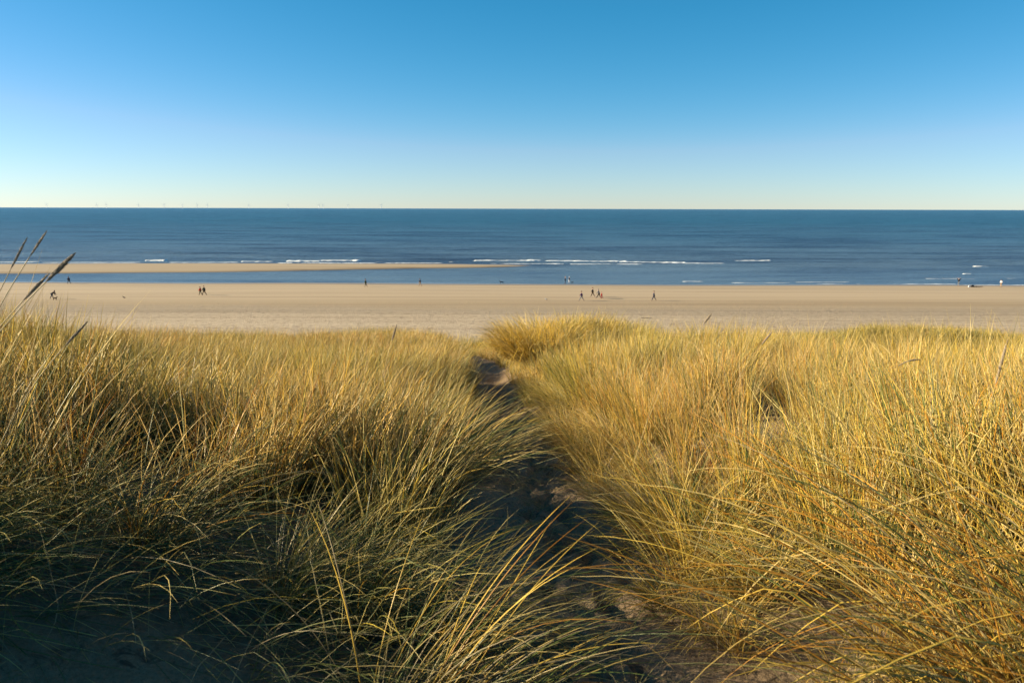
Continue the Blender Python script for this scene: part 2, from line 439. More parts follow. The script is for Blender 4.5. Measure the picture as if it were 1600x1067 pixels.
# the sea, one sheet to the horizon with real swell near the shore
wy = np.concatenate([np.arange(178, 330, 0.8), np.geomspace(330, 60000, 150)])
wu = np.linspace(-1, 1, 420)
Y = np.repeat(wy[:, None], len(wu), 1)
X = wu[None] * np.maximum(Y * 1.0, 230)
swell_m = sstep(222, 262, Y) * sstep(1500, 500, Y)
right_m = sstep(60, 110, X) * sstep(184, 198, Y) * sstep(240, 210, Y) * 0.8
def swell(x, y):
    ph = y / 15.0 * 2 * math.pi + 2.5 * fbm(x * 0.012, y * 0.02, 2, 13) * 2
    c = np.cos(ph) * 0.5 + 0.5
    am = np.clip(0.5 + 1.3 * fbm(x * 0.013, y * 0.05, 3, 17), 0, 1.5)
    return (c**3) * am * 0.6
lim = np.where(Y < 520, 1.0, 0.0)
Zw = swell(X, Y) * np.maximum(swell_m, right_m) * lim + 0.02 * fbm(X * 0.2, Y * 0.4, 3, 6) * sstep(185, 200, Y) * lim
tag(link_mesh('sea', grid_mesh('sea', X, Y, Zw), M_WATER), kind='structure')
# sea bed so that nothing is hollow under the shallows
v = [(-4000, 186, -1.2), (4000, 186, -1.2), (4000, 1500, -3.0), (-4000, 1500, -3.0)]
tag(link_mesh('sea_bed', mesh_np('sea_bed', v, [(0, 1, 2, 3)], False), M_BEACH), kind='structure')

# breakers: lumpy white crests lying on the water
rng = np.random.RandomState(3)
def foam_ridge(px0, px1, row, hgt, dep, n, wisp=0.0):
    p0, p1 = sea0(px0, row), sea0(px1, row)
    L = abs(p1[0] - p0[0]); n = max(8, int(L / 0.45)); k = 7
    u = np.linspace(0, 1, n)
    x = p0[0] + (p1[0] - p0[0]) * u; y = p0[1] + (p1[1] - p0[1]) * u
    y = y + 0.8 * fbm(x * 0.09, x * 0 + row, 3, 5)
    env = sstep(0, 0.06, u) * sstep(1, 0.94, u) * np.clip(0.8 + 0.75 * fbm(x * 0.35, x * 0 + row, 4, 2), 0.1 if wisp else 0.35, 1.5)
    vs = []
    for j in range(k):
        a = math.pi * j / (k - 1)
        rr = 1 + 0.35 * fbm(x * 1.3, x * 0 + j * 0.9 + row, 3, 8)
        vs.append(np.stack([x, y - math.cos(a) * dep * env * rr, -0.03 + math.sin(a) * hgt * env * rr + swell_here(x, y)], -1))
    V = np.stack(vs, 0).reshape(-1, 3)
    idx = np.arange(k * n).reshape(k, n)
    F = np.stack([idx[:-1, :-1], idx[:-1, 1:], idx[1:, 1:], idx[1:, :-1]], -1).reshape(-1, 4)
    return V, F
def swell_here(x, y):
    m = np.maximum(sstep(222, 262, y) * 1.0, sstep(60, 110, x) * sstep(184, 198, y) * sstep(240, 210, y) * 0.8)
    return swell(x, y) * m * 0.6
FO = [(225, 262, 407.6, 0.85, 1.6), (0, 60, 409.6, 0.22, 1.2), (60, 225, 410.3, 0.20, 1.3), (262, 375, 410.2, 0.2, 1.2), (376, 428, 409.0, 0.42, 1.2), (447, 505, 408.4, 0.5, 1.4),
      (500, 566, 407.5, 0.55, 1.5), (425, 700, 411.0, 0.12, 1.4), (566, 740, 410.0, 0.12, 1.2), (738, 850, 407.6, 0.6, 1.5), (846, 985, 408.6, 0.55, 1.6), (965, 1075, 410.2, 0.5, 1.6),
      (860, 1010, 412.6, 0.10, 2.2), (760, 880, 412.0, 0.12, 1.8), (1030, 1135, 411.6, 0.3, 1.2), (1146, 1206, 408.2, 0.55, 1.3), (1519, 1547, 417.2, 0.5, 0.8), (1503, 1520, 428.2, 0.32, 0.6), (1556, 1575, 423.5, 0.22, 0.4),
      (1444, 1500, 436.4, 0.26, 0.5), (1500, 1545, 437.0, 0.2, 0.4), (1572, 1620, 436.6, 0.28, 0.5), (1065, 1100, 440.3, 0.26, 0.4), (1140, 1240, 442.0, 0.10, 0.5), (1240, 1330, 441.2, 0.2, 0.35),
      (1270, 1400, 443.6, 0.08, 0.5), (1390, 1500, 444.0, 0.14, 0.45), (1500, 1625, 445.6, 0.15, 0.5), (1020, 1150, 442.8, 0.05, 0.4)]
Vs, Fs, off = [], [], 0
for (a, b, r_, h_, d_) in FO:
    V, F = foam_ridge(a, b, r_, h_ * (0.62 if a < 1300 else 0.5), d_, 0, h_ < 0.25)
    Vs.append(V); Fs.append(F + off); off += len(V)
tag(link_mesh('surf_foam', mesh_np('surf_foam', np.vstack(Vs), np.vstack(Fs)), M_FOAM), 'white broken crests of small waves along the sandbar and shore', 'surf', kind='stuff')

# ---------------------------------------------------------------- marram grass
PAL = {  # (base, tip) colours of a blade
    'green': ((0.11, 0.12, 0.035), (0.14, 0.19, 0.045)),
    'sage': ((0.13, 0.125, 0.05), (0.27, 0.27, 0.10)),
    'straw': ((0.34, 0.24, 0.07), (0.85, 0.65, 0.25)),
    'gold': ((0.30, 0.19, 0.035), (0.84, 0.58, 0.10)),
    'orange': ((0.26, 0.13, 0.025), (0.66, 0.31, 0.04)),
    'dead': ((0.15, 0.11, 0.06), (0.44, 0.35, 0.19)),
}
def make_blades(rng, n, r0=0.12, L=(0.55, 0.95), th0=(4, 20), th1=(25, 80), lean=(1, 0), leanw=0.6, radw=0.7, w=0.0045, segs=6,
                mix=None, ring=3, zoff=-0.04, curl=1.4, centre=(0, 0, 0)):
    mix = mix or {'green': .2, 'sage': .2, 'straw': .35, 'gold': .15, 'orange': .05, 'dead': .05}
    names = list(mix); pr = np.array([mix[k] for k in names]); pr = pr / pr.sum()
    kind = rng.choice(len(names), n, p=pr)
    ang = rng.rand(n) * 2 * np.pi; rad = r0 * np.sqrt(rng.rand(n))
    bx, by = rad * np.cos(ang), rad * np.sin(ang)
    vx = radw * np.cos(ang) * (0.3 + rad / r0) + leanw * lean[0] + 0.45 * rng.randn(n)
    vy = radw * np.sin(ang) * (0.3 + rad / r0) + leanw * lean[1] + 0.45 * rng.randn(n)
    az = np.arctan2(vy, vx); st = np.clip(np.hypot(vx, vy), 0.25, 1.5)
    Ls = rng.uniform(L[0], L[1], n) * np.where(rng.rand(n) < 0.15, 0.55, 1.0)
    a0 = np.radians(rng.uniform(*th0, n)) * st; a1 = np.radians(rng.uniform(*th1, n)) * (0.6 + 0.4 * st)
    a1 = np.maximum(a1, a0)
    daz = rng.randn(n) * 0.35
    kink = rng.rand(n) < 0.08; kt = rng.uniform(0.4, 0.8, n)
    ts = np.linspace(0, 1, segs + 1)
    P = np.zeros((n, segs + 1, 3)); P[:, 0] = np.stack([bx, by, np.full(n, zoff)], -1)
    T = np.zeros((n, segs + 1, 3))
    for i, t in enumerate(ts):
        th = a0 + (a1 - a0) * t**curl + np.where(kink & (t > kt), 0.9, 0)
        az_t = az + daz * t
        T[:, i] = np.stack([np.sin(th) * np.cos(az_t), np.sin(th) * np.sin(az_t), np.cos(th)], -1)
        if i: P[:, i] = P[:, i - 1] + 0.5 * (T[:, i] + T[:, i - 1]) * (Ls / segs)[:, None]
    A = np.stack([-np.sin(az), np.cos(az), np.zeros(n)], -1)[:, None, :] + 0 * T
    B = np.cross(T, A)
    phi = rng.rand(n) * 6.28
    ww = w * rng.uniform(0.7, 1.4, n)
    prof = np.interp(ts, [0, 0.15, 0.6, 0.9, 1], [0.55, 1, 0.9, 0.45, 0.08])
    V = []
    for k in range(ring):
        a = phi[:, None] + 2 * np.pi * k / ring + 0.6 * ts[None]
        off = (np.cos(a)[..., None] * A + np.sin(a)[..., None] * B * 0.8) * (ww[:, None] * prof[None] * 0.5)[..., None]
        V.append(P + off)
    V = np.stack(V, 2)                                    # n, seg+1, ring, 3
    nv = (segs + 1) * ring
    idx = np.arange(n * nv).reshape(n, segs + 1, ring)
    nx_ = np.roll(idx, -1, axis=2)
    F = np.stack([idx[:, :-1], nx_[:, :-1], nx_[:, 1:], idx[:, 1:]], -1).reshape(-1, 4)
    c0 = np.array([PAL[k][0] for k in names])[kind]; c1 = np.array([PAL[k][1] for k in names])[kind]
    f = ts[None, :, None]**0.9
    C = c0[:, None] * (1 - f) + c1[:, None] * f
    # green leaves wither to straw at the tip, straw leaves keep a green foot
    isg = np.isin(kind, [i for i, k in enumerate(names) if k in ('green', 'sage')])
    tip = np.array([0.62, 0.43, 0.12]) * rng.uniform(0.7, 1.1, n)[:, None]
    start = rng.uniform(0.45, 1.0, n)
    g = sstep(0, 0.25, ts[None] - start[:, None])[..., None] * isg[:, None, None]
    C = C * (1 - g) + tip[:, None] * g
    C = C * rng.uniform(0.72, 1.22, n)[:, None, None]
    C = np.repeat(C[:, :, None, :], ring, 2)
    return V.reshape(-1, 3) + np.array(centre), F, C.reshape(-1, 3)

def join_np(parts):
    Vs, Fs, Cs, off = [], [], [], 0
    for V, F, C in parts:
        Vs.append(V); Fs.append(F + off); Cs.append(C); off += len(V)
    return np.vstack(Vs), np.vstack(Fs), np.vstack(Cs)

MIX_L = {'green': .23, 'sage': .20, 'straw': .34, 'gold': .10, 'orange': .06, 'dead': .10}
MIX_R = {'green': .22, 'sage': .08, 'straw': .28, 'gold': .31, 'orange': .08, 'dead': .03}
MIX_M = {'green': .16, 'sage': .16, 'straw': .38, 'gold': .18, 'orange': .05, 'dead': .07}
MIX_C = {'green': .20, 'sage': .08, 'straw': .14, 'gold': .26, 'orange': .30, 'dead': .02}
MIX_T = {'sage': .1, 'straw': .25, 'dead': .65}

src = bpy.data.collections.new('grass_sources')          # not linked to the scene: only instanced
def variant(idx, parts):
    V, F, C = join_np(parts)
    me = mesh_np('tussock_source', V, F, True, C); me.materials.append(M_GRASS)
    o = bpy.data.objects.new('%02d_tussock_source' % idx, me); src.objects.link(o)
vi = 0
SETS = {}
def add_set(key, count, fn):
    global vi
    SETS[key] = (vi, count)
    for _ in range(count):
        rg = np.random.RandomState(100 + vi); variant(vi, fn(rg)); vi += 1
def thatch(rg, n, seg=3, w=0.004): return make_blades(rg, int(n * .7), 0.28, (0.2, 0.55), (35, 85), (70, 105), (1, 0), 0.2, 0.8, w, seg, MIX_T, 3, 0.0, 1.0)
add_set('left', 6, lambda rg: [make_blades(rg, 120, 0.15, (0.5, 0.95), (6, 24), (24, 75), (1, 0), 0.65, 0.6, 0.0044, 6, MIX_L), thatch(rg, 45)])
add_set('mid', 6, lambda rg: [make_blades(rg, 95, 0.18, (0.45, 1.0), (4, 22), (15, 65), (1, 0), 0.55, 0.6, 0.0064, 6, MIX_M), thatch(rg, 45)])
add_set('right', 6, lambda rg: [make_blades(rg, 100, 0.16, (0.45, 0.98), (3, 19), (12, 62), (1, 0), 0.5, 0.6, 0.0056, 6, MIX_R), thatch(rg, 45)])
add_set('droop', 5, lambda rg: [make_blades(rg, 130, 0.13, (0.55, 1.0), (22, 50), (60, 112), (1, 0), 0.8, 0.55, 0.0042, 8, MIX_L), thatch(rg, 30)])
add_set('droopr', 4, lambda rg: [make_blades(rg, 110, 0.14, (0.5, 0.95), (15, 42), (50, 104), (1, 0), 0.8, 0.55, 0.005, 8, MIX_R), thatch(rg, 40)])
add_set('far', 5, lambda rg: [make_blades(rg, 130, 0.30, (0.45, 0.85), (6, 24), (22, 70), (1, 0), 0.5, 0.7, 0.0085, 4, MIX_R), thatch(rg, 25, 2, 0.009)])
add_set('farleft', 4, lambda rg: [make_blades(rg, 130, 0.30, (0.45, 0.85), (6, 24), (22, 70), (1, 0), 0.6, 0.7, 0.0075, 4, {'green': .16, 'sage': .2, 'straw': .36, 'gold': .16, 'orange': .06, 'dead': .06}), thatch(rg, 25, 2, 0.009)])
add_set('flat', 4, lambda rg: [make_blades(rg, 46, 0.35, (0.25, 0.75), (60, 88), (80, 100), (1, 0), 0.9, 0.3, 0.0036, 5, {'green': .15, 'sage': .35, 'straw': .25, 'dead': .25}, 3, 0.03, 1.0)])
add_set('ridge', 4, lambda rg: [make_blades(rg, 130, 0.4, (0.45, 0.85), (6, 24), (22, 70), (1, 0), 0.4, 0.7, 0.011, 3, {'green': .28, 'sage': .26, 'straw': .16, 'gold': .30})])

def grass_nodes():
    ng = bpy.data.node_groups.new('grass_scatter', 'GeometryNodeTree')
    ng.interface.new_socket('Geometry', in_out='INPUT', socket_type='NodeSocketGeometry')
    ng.interface.new_socket('Geometry', in_out='OUTPUT', socket_type='NodeSocketGeometry')
    n, l = ng.nodes, ng.links
    gi, go = n.new('NodeGroupInput'), n.new('NodeGroupOutput')
    mp = n.new('GeometryNodeMeshToPoints')
    ci = n.new('GeometryNodeCollectionInfo'); ci.inputs['Collection'].default_value = src
    ci.inputs['Separate Children'].default_value = True; ci.inputs['Reset Children'].default_value = True
    ip = n.new('GeometryNodeInstanceOnPoints'); ip.inputs['Pick Instance'].default_value = True
    def attr(name, typ):
        a = n.new('GeometryNodeInputNamedAttribute'); a.data_type = typ; a.inputs['Name'].default_value = name
        return a.outputs['Attribute']
    l.new(gi.outputs[0], mp.inputs['Mesh']); l.new(mp.outputs[0], ip.inputs['Points']); l.new(ci.outputs[0], ip.inputs['Instance'])
    l.new(attr('kindex', 'INT'), ip.inputs['Instance Index'])
    l.new(attr('rot', 'FLOAT_VECTOR'), ip.inputs['Rotation'])
    l.new(attr('scl', 'FLOAT_VECTOR'), ip.inputs['Scale'])
    l.new(ip.outputs[0], go.inputs[0])
    return ng
NG = grass_nodes()

rg = np.random.RandomState(42)
def jitter(x0, x1, y0, y1, s):
    gx, gy = np.meshgrid(np.arange(x0, x1, s), np.arange(y0, y1, s))
    return (gx + rg.uniform(-.5, .5, gx.shape) * s * 1.1).ravel(), (gy + rg.uniform(-.5, .5, gx.shape) * s * 1.1).ravel()
GR = {'left': [], 'right': [], 'back': []}
def place(where, x, y, setkey, az, spread, sc, tone, tilt=None):
    m = len(x)
    if m == 0: return
    st, ct = SETS[setkey]
    k = st + rg.randint(0, ct, m)
    rz = az + rg.randn(m) * spread
    tx = rg.randn(m) * 0.06; ty = rg.randn(m) * 0.06
    s = sc * rg.uniform(0.85, 1.15, m)
    S = np.stack([s, s, s * rg.uniform(0.9, 1.12, m)], -1)
    GR[where].append((np.stack([x, y, dune_z(x, y)], -1), k, np.stack([tx, ty, rz], -1), S, tone))

def clear_of_named(x, y):
    return np.ones(len(x), bool)
def edge(x, y): return np.abs(x - path_x(y)) - path_w(y)
# near and middle ground
for (x0, x1, y0, y1, s) in ((-9, 8.5, 0.3, 9, 0.285), (-15, 15, 9, 18, 0.34), (-22, 22, 18, 33, 0.42)):
    x, y = jitter(x0, x1, y0, y1, s)
    d = edge(x, y); side = x - path_x(y)
    clump = fbm(x * 0.9, y * 0.9, 3, 40)
    inframe = np.abs(x) < 0.66 * y + 3.0
    ok = (d > np.where(side > 0, 0.14, 0.24 + 0.26 * (y > 3.4) * (y < 11) + 0.25 * (y >= 11))) & inframe & (np.hypot(x, y) > 1.25) & (rg.rand(len(x)) < 0.77 + 0.8 * clump + 0.5 * (d < 1.1) * (side > 0) - 0.22 * (side < 0) * (y > 3.3) * (y < 7.5) * (d > 0.9)) 
    # a loose edge of tussocks hangs into the path
    x, y, d, side, clump = x[ok], y[ok], d[ok], side[ok], clump[ok]
    L = side < 0
    tone = 0.9 * fbm(x * 0.5, y * 0.5, 3, 60) + rg.randn(len(x)) * 0.3
    hs = np.clip(1.0 + 0.28 * clump, 0.7, 1.25) * (1 + 0.10 * sstep(-0.46, -0.56, x / np.maximum(y, 0.5)) * sstep(2.8, 3.6, y) * sstep(10, 7, y))
    hs = np.where(side > 0, np.clip(0.98 + 0.55 * clump, 0.6, 1.25), hs)
    far = y > 15
    low = (y < 4.0) & (x > -2.9 + 0.0 * y) & L                    # the flattened, trodden lower left
    for key, msk in (('left', L & ~far & ~low & (d > 0.7) & (y < 3.9)), ('mid', L & ~far & ~low & (d > 0.7) & (y >= 3.9)), ('droop', L & ~far & ~low & (d <= 0.7))):
        az = -0.25 + 0.5 * fbm(x * .3, y * .3, 2, 70)
        place('left', x[msk], y[msk], key, az[msk], 0.6, hs[msk] * (np.where(y[msk] > 4.4, 0.52, 0.68) if key == 'droop' else 0.92), tone[msk] - 0.1)
    msk = low & ((bare_keep(x, y) > 0.45) | (rg.rand(len(x)) < 0.45))
    place('left', x[msk], y[msk], 'flat', np.full(msk.sum(), -0.3), 0.5, hs[msk], tone[msk] - 0.5)
    msk = low & (bare_keep(x, y) > 0.75) & (rg.rand(len(x)) < 0.30) & (y > 2.2)
    place('left', x[msk], y[msk], 'droop', np.full(msk.sum(), -0.15), 0.4, hs[msk] * 0.78, tone[msk] - 0.5)
    Rm = ~L & ~((y < 3.4) & (x < 1.75) & (side > 0) & (rg.rand(len(x)) < 0.2))
    crn = (y < 3.4) & (x < 1.75)
    az = np.where(d < 1.0, math.pi + 0.5, np.interp(x, [1.5, 4, 8], [2.2, 0.6, 0.1])) + 0.8 * fbm(x * .3, y * .3, 2, 71)
    for key, msk in (('droopr', Rm & ~far & (d <= 0.75)), ('right', Rm & ~far & (d > 0.75))):
        place('right', x[msk], y[msk], key, az[msk], 0.5, hs[msk] * np.where(d[msk] < .75, 0.62, 0.9) * np.where(crn[msk], .72, 1), tone[msk])
    place('left', x[L & far], y[L & far], 'farleft', az[L & far] * 0 - 0.1, 0.7, hs[L & far] * np.where(d[L & far] < .7, .6, .92), tone[L & far])
    place('right', x[Rm & far], y[Rm & far], 'far', az[Rm & far] * 0 + 0.2, 0.9, hs[Rm & far] * np.where(d[Rm & far] < .6, .6, .92), tone[Rm & far])
# broken stalks lying on the trodden sand
x = []; y = []
for k in range(80):
    q = rg.uniform(1.6, 14); x.append(float(path_x(q)) + rg.uniform(-.35, .35)); y.append(q)
x, y = np.array(x), np.array(y)
place('right', x, y, 'flat', rg.rand(80) * 6.28, 0.5, np.full(80, 0.42), np.full(80, -0.5))
# the high dune outside the frame that shades the path
x, y = jitter(-17, -5, -7, 6, 0.42)
ok = (np.abs(x) > 0.66 * y + 2.6)
place('left', x[ok], y[ok], 'farleft', np.zeros(ok.sum()), 0.6, np.full(ok.sum(), 0.95), np.zeros(ok.sum()))
x, y = jitter(1.6, 9, -3, 1.4, 0.4); ok = np.abs(x) > 0.66 * y + 2.2
place('right', x[ok], y[ok], 'right', np.full(ok.sum(), 1.0), 0.6, np.full(ok.sum(), 0.9), np.zeros(ok.sum()))
# ridges behind the crest and the seaward slope
x, y = jitter(-38, 38, 33, 66, 0.62)
ok = (np.abs(x) < 0.70 * y + 2) & (edge(x, y) > 0.1) & (rg.rand(len(x)) < 0.86 + 0.7 * fbm(x * .4, y * .4, 2, 45))
place('back', x[ok], y[ok], 'ridge', np.full(ok.sum(), 0.2), 0.9, np.full(ok.sum(), 1.0), 0.8 * fbm(x[ok] * .3, y[ok] * .3, 2, 77) - 0.2)

LBL = {'left': 'green and straw marram grass covering the dune left of the path', 'right': 'golden marram grass covering the dune right of the path',
       'back': 'olive green marram grass on the seaward ridges behind the crest'}
for key, items in GR.items():
    P = np.vstack([i[0] for i in items]); K = np.concatenate([i[1] for i in items]); Ro = np.vstack([i[2] for i in items])
    S = np.vstack([i[3] for i in items]); T = np.concatenate([i[4] for i in items])
    me = bpy.data.meshes.new('marram_grass'); me.vertices.add(len(P)); me.vertices.foreach_set('co', P.astype(np.float32).ravel())
    a = me.attributes.new('kindex', 'INT', 'POINT'); a.data.foreach_set('value', K.astype(np.int32))
    a = me.attributes.new('rot', 'FLOAT_VECTOR', 'POINT'); a.data.foreach_set('vector', Ro.astype(np.float32).ravel())
    a = me.attributes.new('scl', 'FLOAT_VECTOR', 'POINT'); a.data.foreach_set('vector', S.astype(np.float32).ravel())
    a = me.attributes.new('tone', 'FLOAT', 'POINT'); a.data.foreach_set('value', T.astype(np.float32))
    me.materials.append(M_GRASS)
    o = tag(link_mesh('marram_grass', me), LBL[key], 'grass', kind='stuff')
    md = o.modifiers.new('scatter', 'NODES'); md.node_group = NG
    print('grass', key, len(P))

# ---------------------------------------------------------------- tussocks one can single out
def tussock(x, y, label, parts, z=None, group=None):
    V, F, C = join_np(parts)
    o = link_mesh('marram_tussock', mesh_np('marram_tussock', V, F, True, C), M_GRASS)
    o.location = (x, y, float(dune_z(x, y)) if z is None else z)
    return tag(o, label, 'grass tussock', group)
def RS(s): return np.random.RandomState(s)
tussock(1.75, 1.95, 'big orange and green tussock arching left from the lower right corner', [
    make_blades(RS(1), 330, 0.50, (0.95, 1.5), (12, 36), (58, 92), (-1, 0.12), 1.6, 0.35, 0.0058, 12, MIX_C),
    make_blades(RS(2), 110, 0.45, (0.7, 1.25), (4, 30), (25, 65), (-1, 0.3), 0.5, 0.6, 0.005, 10, MIX_C)])
tussock(2.75, 2.9, 'tall upright orange tussock at the right edge of the photo', [
    make_blades(RS(3), 150, 0.35, (0.65, 1.12), (3, 22), (15, 60), (-1, 0), 0.4, 0.6, 0.005, 9, MIX_C)])
tussock(-0.30, 2.35, 'dark green tussock with a few sunlit golden blades bending over the path', [
    make_blades(RS(5), 150, 0.22, (0.6, 1.0), (25, 50), (72, 108), (1, 0.25), 1.1, 0.5, 0.0044, 10, MIX_L),
    make_blades(RS(6), 8, 0.06, (0.86, 1.02), (13, 19), (42, 54), (1, 0.22), 6.0, 0.1, 0.0052, 12, {'gold': .7, 'orange': .3})])
tussock(-0.62, 7.0, 'pale green tussock leaning right onto the path halfway down', [
    make_blades(RS(7), 330, 0.38, (0.75, 1.15), (22, 44), (50, 84), (1, 0.1), 1.1, 0.45, 0.006, 8, {'green': .3, 'sage': .35, 'straw': .3, 'gold': .05})])
tussock(0.72, 18.3, 'rounded golden tussock rising at the far end of the path', [
    make_blades(RS(8), 2600, 1.0, (0.7, 1.15), (8, 36), (42, 100), (-0.5, -0.5), 0.2, 0.9, 0.009, 6, {'gold': .62, 'straw': .28, 'sage': .10})])
tussock(-2.55, 3.3, 'tall thin grey green tussock at the left edge above the shade', [
    make_blades(RS(9), 120, 0.35, (0.7, 1.15), (3, 18), (15, 45), (1, 0.1), 0.7, 0.3, 0.0046, 9, MIX_L),
    make_blades(RS(19), 46, 0.35, (1.0, 1.42), (8, 20), (22, 44), (1, 0.1), 0.9, 0.2, 0.0040, 10, {'sage': .4, 'straw': .4, 'dead': .2})])
tussock(-0.85, 2.55, 'flattened dark tussock combed to the right beside the bare sand', [
    make_blades(RS(10), 200, 0.25, (0.6, 1.0), (45, 75), (84, 102), (1, -0.45), 1.5, 0.3, 0.0042, 10, {'green': .3, 'sage': .4, 'straw': .15, 'dead': .15})])

# ---------------------------------------------------------------- seed heads standing above the grass
def tube(pts, rad, k=6):
    pts = np.asarray(pts, float); n = len(pts)
    T = np.gradient(pts, axis=0); T /= np.linalg.norm(T, axis=1)[:, None]
    A = np.cross(T, [0.1, 0.95, 0.2]); A /= np.linalg.norm(A, axis=1)[:, None]; B = np.cross(T, A)
    V = np.stack([pts + rad[:, None] * (math.cos(2 * math.pi * j / k) * A + math.sin(2 * math.pi * j / k) * B) for j in range(k)], 1).reshape(-1, 3)
    idx = np.arange(n * k).reshape(n, k); nx = np.roll(idx, -1, 1)
    F = np.stack([idx[:-1], nx[:-1], nx[1:], idx[1:]], -1).reshape(-1, 4)
    return V, F
def seed_head(p0, p1, dist, width, label, rows_down=0.0, bend=0.0, seed=0):
    width *= 1.45
    """p0, p1: pixel ends of the head; the stem runs down from p0 to the ground"""
    a, b = np.array(at(*p0, dist)), np.array(at(*p1, dist))
    ax = b - a; Lh = np.linalg.norm(ax)
    d = ax / Lh
    gz = float(dune_z(a[0] - d[0] * 0.5, dist))
    dep = max(0.25, a[2] - gz)
    foot = np.array([a[0] - d[0] / max(abs(d[2]), 0.35) * dep * 0.55, dist + 0.05, 0]); foot[2] = float(dune_z(foot[0], foot[1])) - 0.03
    t = np.linspace(0, 1, 14)[:, None]
    c = a - d * dep * 0.55
    stem = (1 - t)**2 * foot + 2 * t * (1 - t) * c + t**2 * a
    e = bpy.data.objects.new('marram_seed_head', None); COL.objects.link(e); e.location = foot; e.empty_display_size = 0.05
    tag(e, label, 'seed head', 'marram seed heads')
    V, F = tube(stem - foot, np.linspace(0.0022, 0.0015, 14), 5)
    link_mesh('stem', mesh_np('stem', V, F), M_STEM, e)
    # spikelets packed round the axis
    rr = np.random.RandomState(seed + 50)
    n = 360; Vs, Fs = [], []; off = 0
    side = np.cross(d, [0, 1, 0]); side /= np.linalg.norm(side); up = np.cross(side, d)
    perp = np.array([0, 0, -1.0])
    for i in range(n):
        u = rr.rand(); th = rr.rand() * 6.28
        env = math.sin(math.pi * min(1, u * 0.93 + 0.07))**0.6
        r0 = width * 0.32 * env; l = Lh * 0.11
        rd = math.cos(th) * side + math.sin(th) * up
        base = a + ax * u * 0.93 + bend * perp * Lh * (u * (1 - u)) * -1 + rd * r0 * 0.35
        tipd = d * l + rd * r0 * 0.55 + rr.randn(3) * 0.0006
        w_ = width * 0.075
        q = np.cross(tipd, rd); q /= (np.linalg.norm(q) + 1e-9)
        m = base + tipd * 0.45
        Vs += [base, m + q * w_, m + rd * w_ * 0.7, m - q * w_, base + tipd]
        Fs += [(off, off + 1, off + 2), (off, off + 2, off + 3), (off + 1, off + 4, off + 2), (off + 2, off + 4, off + 3), (off, off + 3, off + 1), (off + 1, off + 3, off + 4)]
        off += 5
    link_mesh('panicle', mesh_np('panicle', np.array(Vs) - foot, np.array(Fs), False), M_HEAD, e)
seed_head((72, 440), (117, 396), 2.3, 0.018, 'thickest seed head slanting up right at the left edge, nearest the camera', seed=1)
seed_head((36, 470), (76, 428), 2.4, 0.013, 'slimmer seed head just below and left of the thickest one', seed=2)
seed_head((16, 422), (42, 372), 2.6, 0.009, 'thin grey seed head leaning right at the far left edge of the photo', seed=3)
seed_head((46, 402), (73, 361), 2.5, 0.009, 'highest thin seed head at the left, its tip over the sea', seed=4)
seed_head((101, 541), (136, 503), 3.0, 0.014, 'seed head low among the left grass below the bending person', seed=5)
seed_head((612, 533), (620, 507), 9.0, 0.03, 'small upright seed head on the crest left of the path', seed=6)
seed_head((1099, 506), (1112, 490), 6.0, 0.022, 'short pale seed head tipping right above the crest right of the path', seed=7)
seed_head((1190, 538), (1206, 519), 7.0, 0.022, 'seed head in front of the low green ridge right of centre', seed=8)
seed_head((1402, 572), (1438, 562), 5.0, 0.014, 'dark seed head bowed almost level below the green ridge', bend=0.35, seed=9)
seed_head((1555, 602), (1574, 532), 4.2, 0.020, 'long pale seed head standing at the right edge of the photo', seed=10)

# ---------------------------------------------------------------- people and dogs
def skin_mesh(name, joints, edges, radii, levels=2, root=0):
    me = bpy.data.meshes.new(name)
    me.from_pydata([tuple(j) for j in joints], edges, []); me.update()
    o = bpy.data.objects.new(name, me); COL.objects.link(o)
    o.modifiers.new('s', 'SKIN').use_smooth_shade = True
    o.modifiers.new('u', 'SUBSURF').levels = levels
    sv = me.skin_vertices[0].data
    for i, r in enumerate(radii):
        sv[i].radius = (r, r) if not isinstance(r, tuple) else r
        sv[i].use_root = (i == root)
    dg = bpy.context.evaluated_depsgraph_get()
    res = bpy.data.meshes.new_from_object(o.evaluated_get(dg))
    bpy.data.objects.remove(o); bpy.data.meshes.remove(me)
    res.name = name
    return res
def ellipsoid(c, r, seg=12):
    bm = bmesh.new(); bmesh.ops.create_uvsphere(bm, u_segments=seg, v_segments=seg // 2 + 2, radius=1)
    for v in bm.verts: v.co = Vector((v.co.x * r[0] + c[0], v.co.y * r[1] + c[1], v.co.z * r[2] + c[2]))
    for f in bm.faces: f.smooth = True
    me = bpy.data.meshes.new('e'); bm.to_mesh(me); bm.free(); return me
MAT = {}
def cloth(key, col):
    if key not in MAT: MAT[key] = plain('cloth_' + key, col, 0.85, 0.2, 0.2, 30)
    return MAT[key]
M_SKIN = plain('skin', (0.50, 0.30, 0.21), 0.6, 0.3, 0.08, 20)
C_ = {'navy': (0.02, 0.03, 0.06), 'black': (0.012, 0.012, 0.015), 'purple': (0.06, 0.02, 0.09), 'grey': (0.14, 0.15, 0.17), 'blue': (0.07, 0.11, 0.19), 'red': (0.55, 0.03, 0.025),
      'darkred': (0.30, 0.02, 0.02), 'green': (0.03, 0.06, 0.035), 'brown': (0.06, 0.035, 0.02), 'tan': (0.30, 0.2, 0.12), 'white': (0.5, 0.5, 0.52), 'jeans': (0.05, 0.08, 0.14), 'olive': (0.07, 0.07, 0.035)}

